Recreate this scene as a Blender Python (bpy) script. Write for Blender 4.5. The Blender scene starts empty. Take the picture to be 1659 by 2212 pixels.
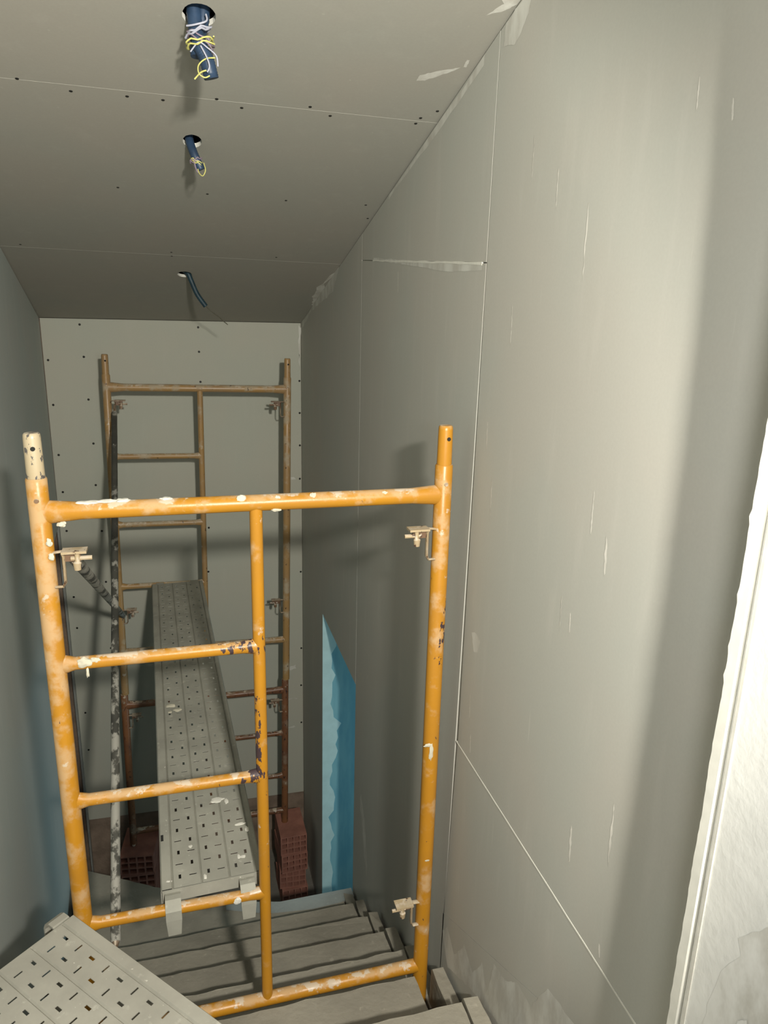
import bpy, bmesh, math, random
from mathutils import Vector, Matrix, Euler, noise
from mathutils.geometry import tessellate_polygon

# ------------------------------------------------------------------ camera, world, lights
# All coordinates are metres measured from the lens; ZO lifts the lowest floor to z = 0.
ZO = 4.05
SC = bpy.context.scene
COL = SC.collection
random.seed(7)

cam_d = bpy.data.cameras.new('camera')
cam = bpy.data.objects.new('camera', cam_d)
COL.objects.link(cam)
r_ = Vector((0.96394, -0.26499, 0.02448)); u_ = Vector((0.04843, 0.26512, 0.96300)); f_ = Vector((0.26167, 0.92709, -0.26840))
m = Matrix((r_, u_, -f_)).transposed().to_4x4()
m.translation = Vector((0, 0, ZO))
cam.matrix_world = m
cam_d.sensor_fit = 'VERTICAL'
cam_d.sensor_height = 24.0
cam_d.lens = 24.0 * 1560.0 / 2212.0
cam_d.clip_start = 0.02
SC.camera = cam

W = bpy.data.worlds.new('world'); SC.world = W
W.use_nodes = True
W.node_tree.nodes['Background'].inputs[0].default_value = (0.80, 0.82, 0.80, 1)
W.node_tree.nodes['Background'].inputs[1].default_value = 0.28

def spot(name, loc, aim, half, energy, color, radius, blend):
    d = bpy.data.lights.new(name, 'SPOT'); o = bpy.data.objects.new(name, d); COL.objects.link(o)
    o.location = (loc[0], loc[1], loc[2] + ZO)
    o.rotation_euler = Vector(aim).to_track_quat('-Z', 'Y').to_euler()
    d.energy = energy; d.color = color; d.shadow_soft_size = radius
    d.spot_size = math.radians(2 * half); d.spot_blend = blend
    return o
def point(name, loc, energy, color, radius):
    d = bpy.data.lights.new(name, 'POINT'); o = bpy.data.objects.new(name, d); COL.objects.link(o)
    o.location = (loc[0], loc[1], loc[2] + ZO)
    d.energy = energy; d.color = color; d.shadow_soft_size = radius
    return o
# reflector work lamp on the upper landing behind the photographer's shoulder
spot('work_lamp', (0.32, -0.60, 0.39), (-0.7425, 0.6362, -0.2095), 64.2, 395, (1.0, 0.955, 0.85), 0.055, 0.03)
# added fill light, out of view, to brighten the near wall and shaded strip
point('fill_light', (0.30, 0.12, -0.06), 23, (1.0, 0.99, 0.96), 0.09)
# daylight in the side passage at the foot of the stairs
d = bpy.data.lights.new('passage_daylight', 'AREA'); o = bpy.data.objects.new('passage_daylight', d); COL.objects.link(o)
d.shape = 'RECTANGLE'; d.size = 0.7; d.size_y = 1.6; d.energy = 12.0; d.color = (0.55, 0.86, 1.0)
o.location = (2.15, 3.50, -2.75 + ZO)
o.rotation_euler = Vector((-1, -0.05, 0)).to_track_quat('-Z', 'Y').to_euler()

SC.view_settings.view_transform = 'Standard'
SC.view_settings.look = 'None'
SC.view_settings.exposure = 0.0
SC.view_settings.gamma = 1.0
SC.view_settings.use_curve_mapping = False

# ------------------------------------------------------------------ materials
class NT:
    def __init__(s, name, rough=0.7, metal=0.0, spec=0.3):
        s.m = bpy.data.materials.new(name); s.m.use_nodes = True
        s.t = s.m.node_tree; s.b = s.t.nodes['Principled BSDF']
        s.b.inputs['Roughness'].default_value = rough
        s.b.inputs['Metallic'].default_value = metal
        s.b.inputs['Specular IOR Level'].default_value = spec
        s.tc = s.t.nodes.new('ShaderNodeTexCoord')
    def link(s, a, b): s.t.links.new(a, b)
    def setin(s, sock, v):
        if hasattr(v, 'node'): s.link(v, sock)
        else: sock.default_value = v
    def mapped(s, scale=(1, 1, 1), loc=(0, 0, 0), rot=(0, 0, 0), src='Object'):
        n = s.t.nodes.new('ShaderNodeMapping')
        n.inputs['Scale'].default_value = scale; n.inputs['Location'].default_value = loc; n.inputs['Rotation'].default_value = rot
        s.link(s.tc.outputs[src], n.inputs['Vector']); return n.outputs[0]
    def noise(s, scale, vec=None, detail=4, rough=0.55, dist=0.0):
        n = s.t.nodes.new('ShaderNodeTexNoise')
        n.inputs['Scale'].default_value = scale; n.inputs['Detail'].default_value = detail
        n.inputs['Roughness'].default_value = rough; n.inputs['Distortion'].default_value = dist
        s.link(vec if vec is not None else s.tc.outputs['Object'], n.inputs['Vector']); return n.outputs[0]
    def ramp(s, v, a, b, lo=0.0, hi=1.0):
        n = s.t.nodes.new('ShaderNodeMapRange'); n.interpolation_type = 'SMOOTHSTEP'
        n.inputs['From Min'].default_value = a; n.inputs['From Max'].default_value = b
        n.inputs['To Min'].default_value = lo; n.inputs['To Max'].default_value = hi
        s.link(v, n.inputs['Value']); return n.outputs[0]
    def math(s, op, a, b=0.0):
        n = s.t.nodes.new('ShaderNodeMath'); n.operation = op
        s.setin(n.inputs[0], a); s.setin(n.inputs[1], b); return n.outputs[0]
    def mix(s, fac, a, b):
        n = s.t.nodes.new('ShaderNodeMix'); n.data_type = 'RGBA'
        s.setin(n.inputs[0], fac)
        s.setin(n.inputs[6], a if hasattr(a, 'node') else (*a, 1)); s.setin(n.inputs[7], b if hasattr(b, 'node') else (*b, 1))
        return n.outputs[2]
    def color(s, c): s.setin(s.b.inputs['Base Color'], c if hasattr(c, 'node') else (*c, 1))
    def bump(s, h, strength=0.2, dist=0.01):
        n = s.t.nodes.new('ShaderNodeBump'); n.inputs['Strength'].default_value = strength; n.inputs['Distance'].default_value = dist
        s.link(h, n.inputs['Height']); s.link(n.outputs[0], s.b.inputs['Normal'])
    def sep(s, src='Object'):
        n = s.t.nodes.new('ShaderNodeSeparateXYZ'); s.link(s.tc.outputs[src], n.inputs[0]); return n.outputs

def drywall(name, streak=0.5, base=(0.50, 0.485, 0.435)):
    t = NT(name, 0.75, 0, 0.25)
    c = t.mix(t.ramp(t.noise(1.7, detail=3), 0.35, 0.65), base, tuple(k * f for k, f in zip(base, (0.96, 1.0, 1.01))))
    c = t.mix(t.ramp(t.noise(160, detail=2), 0.3, 0.7, 0, 0.10), c, tuple(k * 0.75 for k in base))
    dust = t.ramp(t.noise(5, t.mapped((3, 3, 0.5)), 5, 0.6), 0.52, 0.75, 0, 0.22 * streak)
    c = t.mix(dust, c, (0.62, 0.60, 0.55))
    st = t.ramp(t.noise(9, t.mapped((7, 7, 0.32)), 3, 0.5), 0.70, 0.80, 0, 0.55 * streak)
    c = t.mix(st, c, (0.72, 0.70, 0.64))
    st2 = t.ramp(t.noise(6, t.mapped((5, 9, 0.9), (3, 1, 2), (0.35, 0, 0)), 3, 0.5), 0.735, 0.82, 0, 0.7 * streak)
    c = t.mix(st2, c, (0.76, 0.74, 0.68))
    t.color(c); t.bump(t.noise(260, detail=2), 0.04, 0.002)
    return t.m
M = {}
M['board'] = drywall('drywall_board', 0.9)
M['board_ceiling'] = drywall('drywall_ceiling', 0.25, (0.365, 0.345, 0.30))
M['board_far'] = drywall('drywall_far', 0.3, (0.48, 0.475, 0.405))
M['board_left'] = drywall('drywall_left', 0.6, (0.45, 0.475, 0.45))

def simple(name, col, rough=0.7, metal=0, var=0.15, scale=20, spec=0.3, bump=0.0, bscale=80):
    t = NT(name, rough, metal, spec)
    c = t.mix(t.ramp(t.noise(scale), 0.3, 0.7), tuple(k * (1 - var) for k in col), tuple(min(1, k * (1 + var)) for k in col))
    t.color(c)
    if bump: t.bump(t.noise(bscale, detail=5), bump, 0.01)
    return t.m
M['plaster'] = simple('plaster_white', (0.77, 0.77, 0.73), 0.85, 0, 0.05, 14, 0.2, 0.10, 60)
M['core'] = simple('gypsum_core', (0.74, 0.73, 0.66), 0.9, 0, 0.05, 30)
def film(name, col, lo, hi, scale=(4, 4, 1.6), under=(0.50, 0.485, 0.435)):
    t = NT(name, 0.8, 0, 0.25)
    a = t.ramp(t.noise(3.0, t.mapped(scale), 5, 0.65), 0.34, 0.62, lo, hi)
    t.color(t.mix(a, under, col)); return t.m
M['smear'] = simple('plaster_smear', (0.66, 0.645, 0.58), 0.85, 0, 0.08, 30)
M['film'] = film('plaster_film', (0.66, 0.66, 0.61), 0.0, 0.9)
M['film_thin'] = film('plaster_film_thin', (0.74, 0.72, 0.66), 0.3, 1.0, (12, 12, 4))
M['film_grey'] = film('bare_board_film', (0.52, 0.505, 0.45), 0.10, 0.85, (4, 4, 2), (0.80, 0.80, 0.76))
M['void'] = simple('dark_void', (0.020, 0.020, 0.018), 0.95, 0, 0.1, 5)
M['screw'] = simple('black_screw', (0.02, 0.02, 0.018), 0.5, 0.2, 0.1, 50)
M['brick'] = simple('red_clay', (0.32, 0.145, 0.108), 0.85, 0, 0.18, 9, 0.2, 0.25, 120)
M['brick_in'] = simple('red_clay_inside', (0.20, 0.085, 0.06), 0.9, 0, 0.15, 9)
M['rough_base'] = simple('rough_wall_base', (0.25, 0.19, 0.145), 0.9, 0, 0.25, 7, 0.2, 0.4, 40)
M['conduit'] = simple('blue_conduit', (0.022, 0.045, 0.088), 0.45, 0, 0.2, 30, 0.4)
M['conduit2'] = simple('teal_conduit', (0.016, 0.040, 0.055), 0.45, 0, 0.2, 30, 0.4)
M['wire_yellow'] = simple('yellow_green_wire', (0.52, 0.50, 0.16), 0.5, 0, 0.2, 60)
M['wire_grey'] = simple('grey_wire', (0.36, 0.37, 0.44), 0.5, 0, 0.1, 60)
M['wire_mauve'] = simple('mauve_wire', (0.24, 0.19, 0.24), 0.5, 0, 0.1, 60)
M['thread'] = simple('steel_thread', (0.12, 0.115, 0.085), 0.5, 0.3, 0.1, 60)
M['stud'] = simple('galvanised_stud', (0.34, 0.35, 0.33), 0.5, 0.3, 0.1, 20)
M['cream'] = simple('cream_plaster_blob', (0.56, 0.53, 0.42), 0.8, 0, 0.06, 40)

def cement(name, base, dusty=0.4):
    t = NT(name, 0.9, 0, 0.15)
    c = t.mix(t.ramp(t.noise(3, detail=6), 0.3, 0.7), tuple(k * 0.82 for k in base), tuple(k * 1.12 for k in base))
    c = t.mix(t.ramp(t.noise(34, detail=4), 0.62, 0.75, 0, dusty), c, tuple(min(1, k * 1.6) for k in base))
    t.color(c); t.bump(t.noise(45, detail=6), 0.35, 0.008)
    return t.m
M['cement'] = cement('cement_step', (0.295, 0.275, 0.225))
M['cement_lip'] = cement('cement_lip', (0.30, 0.33, 0.32))
M['floor_low'] = cement('lower_floor', (0.21, 0.20, 0.175))

def teal():
    t = NT('teal_jamb', 0.7, 0, 0.3)
    c = t.mix(t.ramp(t.noise(4, t.mapped((3, 1, 0.7)), 3), 0.35, 0.65), (0.13, 0.31, 0.38), (0.18, 0.37, 0.42))
    t.color(c); return t.m
M['teal'] = teal()
M['teal_skim'] = simple('teal_skim_coat', (0.40, 0.56, 0.57), 0.8, 0, 0.06, 12)

def galv(name, base, splash=0.5):
    t = NT(name, 0.62, 0.15, 0.4)
    c = t.mix(t.ramp(t.noise(6, detail=5), 0.3, 0.7), tuple(k * 0.86 for k in base), tuple(k * 1.1 for k in base))
    c = t.mix(t.ramp(t.noise(26, detail=5, rough=0.6), 0.60, 0.72, 0, splash), c, (0.60, 0.585, 0.51))
    c = t.mix(t.ramp(t.noise(70, detail=2), 0.70, 0.76, 0, splash * 1.3), c, (0.72, 0.70, 0.62))
    t.color(c); t.bump(t.noise(60, detail=4), 0.12, 0.004)
    return t.m
M['galv'] = galv('galvanised_plank', (0.36, 0.355, 0.305), 0.5)
M['galv_near'] = galv('galvanised_plank_dusty', (0.335, 0.325, 0.28), 0.4)

def paint(name, base, dull, stain, chips, stain_amt, chip_lo, bands=(), dusty=0.0):
    """worn scaffold enamel: plaster film, cream splashes, dark chips"""
    t = NT(name, 0.38, 0, 0.45)
    c = t.mix(t.ramp(t.noise(5, detail=3), 0.35, 0.7), base, dull)
    geo = t.t.nodes.new('ShaderNodeNewGeometry')
    sp = t.t.nodes.new('ShaderNodeSeparateXYZ'); t.link(geo.outputs['Normal'], sp.inputs[0])
    up = t.math('MULTIPLY', t.math('MAXIMUM', sp.outputs[2], 0.0), 0.16)
    n1 = t.math('ADD', t.noise(11, detail=6, rough=0.62), up)
    n1f = t.math('ADD', n1, t.ramp(t.sep()[0], -0.52, -0.42, dusty, 0.0))
    film = t.ramp(n1f, 0.58 - stain_amt, 0.74 - stain_amt, 0, 0.8)
    c = t.mix(film, c, stain)
    n2 = t.math('ADD', t.noise(27, t.mapped((1, 1, 1), (4, 2, 7)), 5, 0.6), up)
    c = t.mix(t.ramp(n2, 0.655, 0.72, 0, 0.8), c, (0.56, 0.48, 0.375))
    n3 = t.noise(48, t.mapped((1.3, 1.3, 0.7), (1, 8, 3)), 4, 0.6)
    xyz = t.sep()
    for (x0, x1, z0, z1) in bands:
        a = t.math('MULTIPLY', t.ramp(xyz[0], x0 - 0.005, x0 + 0.005), t.ramp(xyz[0], x1 - 0.005, x1 + 0.005, 1, 0))
        b = t.math('MULTIPLY', t.ramp(xyz[2], z0 - 0.03, z0 + 0.03), t.ramp(xyz[2], z1 - 0.03, z1 + 0.03, 1, 0))
        n3 = t.math('ADD', n3, t.math('MULTIPLY', t.math('MULTIPLY', a, b), 0.19))
    c = t.mix(t.ramp(n3, chip_lo, chip_lo + 0.025), c, chips)
    t.color(c)
    t.setin(t.b.inputs['Roughness'], t.ramp(film, 0, 1, 0.36, 0.8))
    t.bump(t.math('ADD', n1, t.math('MULTIPLY', n3, -0.6)), 0.15, 0.004)
    return t.m
# bands: object-space x and z ranges where the enamel is scraped (front frame: right leg, middle post)
M['yellow'] = paint('yellow_enamel', (0.46, 0.208, 0.013), (0.42, 0.192, 0.020), (0.50, 0.335, 0.175), (0.055, 0.035, 0.04), 0.025, 0.70,
                    bands=((0.500, 0.6, 1.27, 1.46), (-0.035, -0.001, 0.98, 1.24), (-0.11, 0.03, 1.35, 1.40), (-0.06, 0.03, 0.955, 1.0)), dusty=0.13)
M['ochre'] = paint('dull_ochre_enamel', (0.37, 0.225, 0.085), (0.33, 0.21, 0.10), (0.42, 0.36, 0.26), (0.05, 0.03, 0.025), 0.05, 0.66)
M['rust'] = paint('rusty_enamel', (0.22, 0.095, 0.04), (0.15, 0.065, 0.035), (0.26, 0.19, 0.13), (0.04, 0.022, 0.02), 0.02, 0.62)
M['latch'] = paint('rusty_latch', (0.16, 0.095, 0.06), (0.22, 0.14, 0.08), (0.55, 0.47, 0.36), (0.05, 0.03, 0.025), 0.08, 0.72)
M['latch_cream'] = paint('cream_latch', (0.44, 0.345, 0.21), (0.36, 0.27, 0.17), (0.50, 0.44, 0.34), (0.09, 0.05, 0.035), 0.05, 0.60)
M['spigot_white'] = paint('plastered_spigot', (0.42, 0.32, 0.19), (0.46, 0.38, 0.25), (0.50, 0.48, 0.43), (0.10, 0.09, 0.085), 0.02, 0.56)

def brace_mat():
    t = NT('splashed_brace', 0.6, 0.1, 0.4)
    c = t.mix(t.ramp(t.noise(8, detail=4), 0.3, 0.7), (0.050, 0.050, 0.043), (0.085, 0.083, 0.07))
    z = t.sep()[2]
    low = t.ramp(z, 0.0, 1.3, 0.15, 0.0)
    n = t.math('ADD', t.noise(22, t.mapped((1, 0.5, 1)), 6, 0.65), low)
    c = t.mix(t.ramp(n, 0.57, 0.66, 0, 0.85), c, (0.40, 0.39, 0.345))
    t.color(c); t.bump(n, 0.15, 0.004); return t.m
M['brace'] = brace_mat()

# ------------------------------------------------------------------ builders
def mesh_obj(name, bm, mat, parent=None, base=(0, 0, 0), smooth=False):
    """bm is in lens coordinates; top-level objects get their origin at base, children in the parent's frame"""
    origin = Vector(parent['_o']) if parent is not None else Vector(base)
    bmesh.ops.translate(bm, verts=bm.verts, vec=-origin)
    bmesh.ops.recalc_face_normals(bm, faces=bm.faces)
    me = bpy.data.meshes.new(name); bm.to_mesh(me); bm.free()
    if smooth:
        me.polygons.foreach_set('use_smooth', [True] * len(me.polygons))
        try: me.set_sharp_from_angle(angle=math.radians(38))
        except Exception: pass
    me.materials.append(M[mat] if isinstance(mat, str) else mat)
    ob = bpy.data.objects.new(name, me); COL.objects.link(ob)
    if parent is None: ob.location = (origin.x, origin.y, origin.z + ZO)
    else: ob.parent = parent
    ob['_o'] = tuple(origin)
    return ob
def empty(name, base):
    ob = bpy.data.objects.new(name, None); COL.objects.link(ob)
    ob.empty_display_size = 0.1
    ob.location = (base[0], base[1], base[2] + ZO); ob['_o'] = tuple(base)
    return ob
def tag(o, label=None, cat=None, group=None, kind=None):
    if label: o['label'] = label
    if cat: o['category'] = cat
    if group: o['group'] = group
    if kind: o['kind'] = kind
    return o
def box(bm, x0, x1, y0, y1, z0, z1):
    v = [bm.verts.new((x, y, z)) for x in (x0, x1) for y in (y0, y1) for z in (z0, z1)]
    for f in ((0, 1, 3, 2), (4, 6, 7, 5), (0, 4, 5, 1), (2, 3, 7, 6), (0, 2, 6, 4), (1, 5, 7, 3)):
        bm.faces.new([v[i] for i in f])
def tube(bm, pts, rad, n=16, flat=None, hollow_end=False):
    """sweep a circle along pts; rad scalar or list; flat = (a, b) ellipse scale list per point"""
    pts = [Vector(p) for p in pts]
    if not isinstance(rad, (list, tuple)): rad = [rad] * len(pts)
    rings = []
    ref = None
    for i, p in enumerate(pts):
        d = (pts[min(i + 1, len(pts) - 1)] - pts[max(i - 1, 0)]).normalized()
        if ref is None:
            ref = Vector((0, 0, 1)) if abs(d.z) < 0.9 else Vector((0, 1, 0))
        a = d.cross(ref).normalized(); b = a.cross(d).normalized(); ref = b
        fa, fb = flat[i] if flat else (1, 1)
        rings.append([bm.verts.new(p + (a * math.cos(t) * fa + b * math.sin(t) * fb) * rad[i]) for t in [2 * math.pi * k / n for k in range(n)]])
    for i in range(len(rings) - 1):
        for k in range(n):
            bm.faces.new((rings[i][k], rings[i][(k + 1) % n], rings[i + 1][(k + 1) % n], rings[i + 1][k]))
    bm.faces.new(rings[0][::-1]); bm.faces.new(rings[-1])
def smooth_path(pts, k=6):
    pts = [Vector(p) for p in pts]; out = []
    for i in range(len(pts) - 1):
        p0 = pts[max(i - 1, 0)]; p1 = pts[i]; p2 = pts[i + 1]; p3 = pts[min(i + 2, len(pts) - 1)]
        for j in range(k):
            t = j / k
            out.append(0.5 * ((2 * p1) + (p2 - p0) * t + (2 * p0 - 5 * p1 + 4 * p2 - p3) * t * t + (3 * p1 - p0 - 3 * p2 + p3) * t ** 3))
    out.append(pts[-1]); return out
def slab(bm, outer, holes, to3d, thick):
    """polygon (2D) with holes -> plate; to3d(u, v, w): w = 0 face, w = thick back"""
    loops = [outer] + holes
    flat = [p for L in loops for p in L]
    tris = tessellate_polygon([[Vector((p[0], p[1], 0)) for p in L] for L in loops])
    A = [bm.verts.new(to3d(p[0], p[1], 0)) for p in flat]
    B = [bm.verts.new(to3d(p[0], p[1], thick)) for p in flat]
    for t in tris:
        if len(set(t)) == 3:
            try: bm.faces.new([A[i] for i in t]); bm.faces.new([B[i] for i in reversed(t)])
            except ValueError: pass
    s = 0
    for L in loops:
        n = len(L)
        for i in range(n):
            a, b = s + i, s + (i + 1) % n
            bm.faces.new((A[a], A[b], B[b], B[a]))
        s += n
def wobble(bm, amp, scale, seed=0):
    o = Vector((seed * 3.1, seed * 1.7, seed * 2.3))
    for v in bm.verts:
        v.co += noise.noise_vector(v.co * scale + o) * amp

# ------------------------------------------------------------------ the setting
XR = 0.75                       # right wall face
YB = 4.712                      # far wall face
def XL(y): return -0.779 + (4.71 - y) * 0.0685      # left wall face
def ZC(y): return -0.085 - 0.245 * (y - 4.71)       # sloping ceiling
def right3(u, v, w): return (XR + w, u, v)
def back3(u, v, w): return (u, YB + w, v)
nl = math.hypot(1, 0.0685)
def left3(u, v, w): return (XL(u) - w / nl, u - w * 0.0685 / nl, v)
nc = math.hypot(1, 0.245)
def ceil3(u, v, w): return (u, v + w * 0.245 / nc, ZC(v) + w / nc)
screw_me = None
def screw(parent, p, nrm, r=0.0042):
    global screw_me
    if screw_me is None:
        bm = bmesh.new()
        bmesh.ops.create_cone(bm, cap_ends=True, segments=8, radius1=1.0, radius2=0.7, depth=0.4)
        screw_me = bpy.data.meshes.new('screw'); bm.to_mesh(screw_me); bm.free(); screw_me.materials.append(M['screw'])
    ob = bpy.data.objects.new('screw', screw_me); COL.objects.link(ob)
    ob.parent = parent
    ob.location = Vector(p) - Vector(parent['_o']); ob.rotation_euler = Vector(nrm).to_track_quat('Z', 'Y').to_euler()
    ob.scale = (r, r, r)
    return ob

# floors
bm = bmesh.new(); box(bm, -1.2, 2.3, 2.6, 5.0, -4.25, -4.05)
tag(mesh_obj('floor', bm, 'floor_low', base=(0, 4, -4.05)), 'dusty dark cement floor at the foot of the stairs', kind='structure')
bm = bmesh.new(); box(bm, -0.9, 0.9, -1.6, 0.964, -1.72, -1.538)
tag(mesh_obj('floor', bm, 'cement', base=(0, -0.5, -1.538)), 'cement upper landing at the head of the stairs', kind='structure')

# ---- ceiling boards
ceiling = empty('ceiling', (0, 3, ZC(3)))
tag(ceiling, 'sloping grey plasterboard ceiling above the stairs', kind='structure')
bm = bmesh.new(); slab(bm, [(-0.95, 0.35), (0.95, 0.35), (0.95, 4.9), (-0.95, 4.9)], [], lambda u, v, w: ceil3(u, v, 0.16 + w), 0.02)
mesh_obj('backing', bm, 'void', ceiling)
def circle(cx, cy, rx, ry, n=20, jit=0.0):
    return [(cx + math.cos(2 * math.pi * i / n) * rx * (1 + random.uniform(-jit, jit)), cy + math.sin(2 * math.pi * i / n) * ry * (1 + random.uniform(-jit, jit))) for i in range(n)]
g = 0.0004
boards = [
    ([(-0.95, 0.35), (0.76, 0.35), (0.76, 2.204 - g), (-0.95, 2.186 - g)], [circle(0.076, 1.862, 0.036, 0.040, 22, 0.03)]),
    ([(-0.95, 2.186 + g), (0.76, 2.204 + g), (0.76, 3.522 - g), (-0.95, 3.461 - g)], [circle(0.066, 2.437, 0.028, 0.040, 22, 0.03)]),
    ([(-0.95, 3.461 + g), (0.76, 3.522 + g), (0.76, 4.73), (-0.95, 4.73)], [circle(0.040, 3.772, 0.034, 0.045, 22, 0.02)]),
]
cb = []
for out, hol in boards:
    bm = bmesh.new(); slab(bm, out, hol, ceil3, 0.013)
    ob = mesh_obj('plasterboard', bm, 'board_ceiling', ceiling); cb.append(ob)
    ob.data.materials.append(M['core'])
    for p in ob.data.polygons:                       # cut edges show the white gypsum
        if abs(p.normal.z) < 0.7 or (abs(p.normal.x) > 0.3): p.material_index = 1
for x, y in [(-0.357, 2.189), (-0.238, 2.223), (-0.101, 2.222), (-0.011, 2.223), (0.127, 2.192), (0.195, 2.224), (0.377, 2.185), (0.44, 2.221),
             (0.696, 2.186), (0.692, 2.218), (0.731, 2.142), (0.12, 2.813), (0.398, 2.825), (0.695, 2.82), (0.735, 2.947), (-0.611, 3.441),
             (-0.015, 3.457), (-0.014, 3.507), (0.441, 3.463), (-0.176, 2.807)]:
    b = cb[0] if y < 2.196 else cb[1] if y < 3.49 else cb[2]
    screw(b, ceil3(x, y, 0.0004), (0, -0.245, -1), 0.0062)
# plaster smears on the ceiling
def smear(parent, pts, to3d, mat='film', name='plaster_smear', off=0.0004, seed=1, rough=0.15):
    random.seed(seed); out = []
    n = len(pts)
    for i in range(n):
        a, b = pts[i], pts[(i + 1) % n]
        for k in range(6):
            t = k / 6; x = a[0] + (b[0] - a[0]) * t; y = a[1] + (b[1] - a[1]) * t
            L = math.hypot(b[0] - a[0], b[1] - a[1])
            out.append((x + random.uniform(-1, 1) * rough * L * 0.25, y + random.uniform(-1, 1) * rough * L * 0.25))
    bm = bmesh.new()
    V = [bm.verts.new(to3d(p[0], p[1], -off)) for p in out]
    for t in tessellate_polygon([[Vector((p[0], p[1], 0)) for p in out]]):
        if len(set(t)) == 3: bm.faces.new([V[i] for i in t])
    return mesh_obj(name, bm, mat, parent)
smear(ceiling, [(0.625, 2.01), (0.645, 2.005), (0.70, 1.955), (0.715, 1.935), (0.66, 1.96), (0.625, 1.985)], ceil3, seed=3)
smear(ceiling, [(0.72, 1.90), (0.728, 1.90), (0.73, 1.93), (0.722, 1.93)], ceil3, seed=4)
smear(ceiling, [(0.66, 1.60), (0.75, 1.58), (0.75, 1.69), (0.73, 1.715), (0.70, 1.735), (0.72, 1.69)], ceil3, seed=5)
smear(ceiling, [(0.71, 4.05), (0.748, 3.62), (0.748, 4.3), (0.735, 4.2)], ceil3, seed=6)

# ---- right wall: boards, backing, opening to the side passage
wr = empty('wall_right', (XR, 2.6, -1.5))
tag(wr, 'scuffed grey plasterboard wall running down beside the stairs', kind='structure')
bm = bmesh.new()
slab(bm, [(0.5, -4.05), (3.075, -4.05), (3.075, -1.75), (3.975, -1.75), (3.975, -4.05), (4.95, -4.05), (4.95, ZC(4.95) - 0.03), (0.5, ZC(0.5) - 0.03)], [], lambda u, v, w: right3(u, v, 0.009 + w), 0.1)
mesh_obj('gypsum_backing', bm, 'core', wr)
q = 0.0016
e = 0.006
def zs(y): return -1.916 + (1.818 - y) * 0.548         # sloping cut near the stairs
wall_boards = [
    [(0.5, -1.258 + q), (1.775 - q, -1.250 + q), (1.768 - q, ZC(1.768) - e), (0.5, ZC(0.5) - e)],
    [(0.66, zs(0.66) + 0.0007), (1.81 - q, zs(1.81) + 0.0007), (1.777 - q, -1.250 - q), (0.66, -1.257 - q)],
    [(0.66, -1.95), (1.2, -2.2), (1.815 - q, -2.45), (1.815 - q, zs(1.815) - 0.0007), (0.66, zs(0.66) - 0.0007)],
    [(1.772 + q, 0.122 + q), (3.092 - q, 0.200 + q), (3.092 - q, ZC(3.092) - e), (1.768 + q, ZC(1.768) - e)],
    [(1.815 + q, -2.65), (3.088 - q, -3.2), (3.088 - q, -1.77), (3.092 - q, 0.200 - q), (1.772 + q, 0.122 - q)],
    [(3.092 + q, -1.765), (3.957, -1.762), (3.957, -4.05), (4.712, -4.05), (4.712, ZC(4.712) - 0.001), (3.092 + q, ZC(3.092) - e)],
]
for pb in wall_boards:
    bm = bmesh.new(); slab(bm, pb, [], right3, 0.0085); mesh_obj('plasterboard', bm, 'board', wr)
def edge_line(pts, half, mat, seed, amp=0.0006):
    random.seed(seed); a = []; b = []
    for i in range(len(pts) - 1):
        (y0, z0), (y1, z1) = pts[i], pts[i + 1]
        for k in range(30):
            t = k / 30; y = y0 + (y1 - y0) * t; z = z0 + (z1 - z0) * t
            a.append((y, z + half + random.uniform(-amp, amp))); b.append((y, z - half + random.uniform(-amp, amp)))
    bm = bmesh.new(); slab(bm, a + b[::-1], [], lambda u, v, w: right3(u, v, -0.0009 + w), 0.006); mesh_obj('cut_edge', bm, mat, wr)
edge_line([(1.785, -1.2505), (0.72, -1.2575)], 0.0021, 'core', 401)
edge_line([(1.80, 0.1215), (2.95, 0.1915)], 0.0030, 'core', 402, 0.0014)
# plaster: corner patch at the top, band at the foot, dabs
smear(wr, [(1.60, 0.665), (1.74, 0.635), (1.745, 0.59), (1.68, 0.575), (1.63, 0.61)], right3, seed=11)
smear(wr, [(3.55, 0.20), (3.62, 0.185), (4.0, 0.09), (4.66, -0.075), (4.66, -0.12), (4.35, -0.02), (4.0, 0.04), (3.7, 0.08)], right3, seed=12, rough=0.08)
smear(wr, [(1.81, -1.985), (1.77, -1.93), (1.70, -1.975), (1.63, -1.86), (1.56, -1.89), (1.50, -1.79), (1.46, -1.86), (1.43, -1.72), (1.36, -1.70), (1.30, -1.64), (1.22, -1.63), (1.16, -1.50),
           (1.0, -1.46), (0.8, -1.36), (0.6, -1.3), (0.6, -1.62), (1.15, -1.80), (1.30, -1.835), (1.45, -1.90), (1.60, -1.98), (1.75, -2.07)], right3, seed=13, rough=0.12)
smear(wr, [(1.86, ZC(1.86) - 0.008), (2.7, ZC(2.7) - 0.008), (2.7, ZC(2.7) - 0.02), (2.2, ZC(2.2) - 0.032), (1.86, ZC(1.86) - 0.03)], right3, seed=18, rough=0.04)
smear(wr, [(2.94, -2.28), (2.96, -2.33), (2.86, -2.57), (2.80, -2.65), (2.80, -2.55), (2.86, -2.37)], right3, seed=14)
smear(wr, [(1.72, -0.86), (1.69, -0.85), (1.66, -0.86), (1.67, -0.90), (1.70, -0.91)], right3, seed=15)
smear(wr, [(1.80, 0.121), (2.05, 0.135), (2.4, 0.16), (2.9, 0.199), (2.9, 0.192), (2.4, 0.145), (2.05, 0.112), (1.80, 0.105)], right3, seed=16, rough=0.02)
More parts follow.
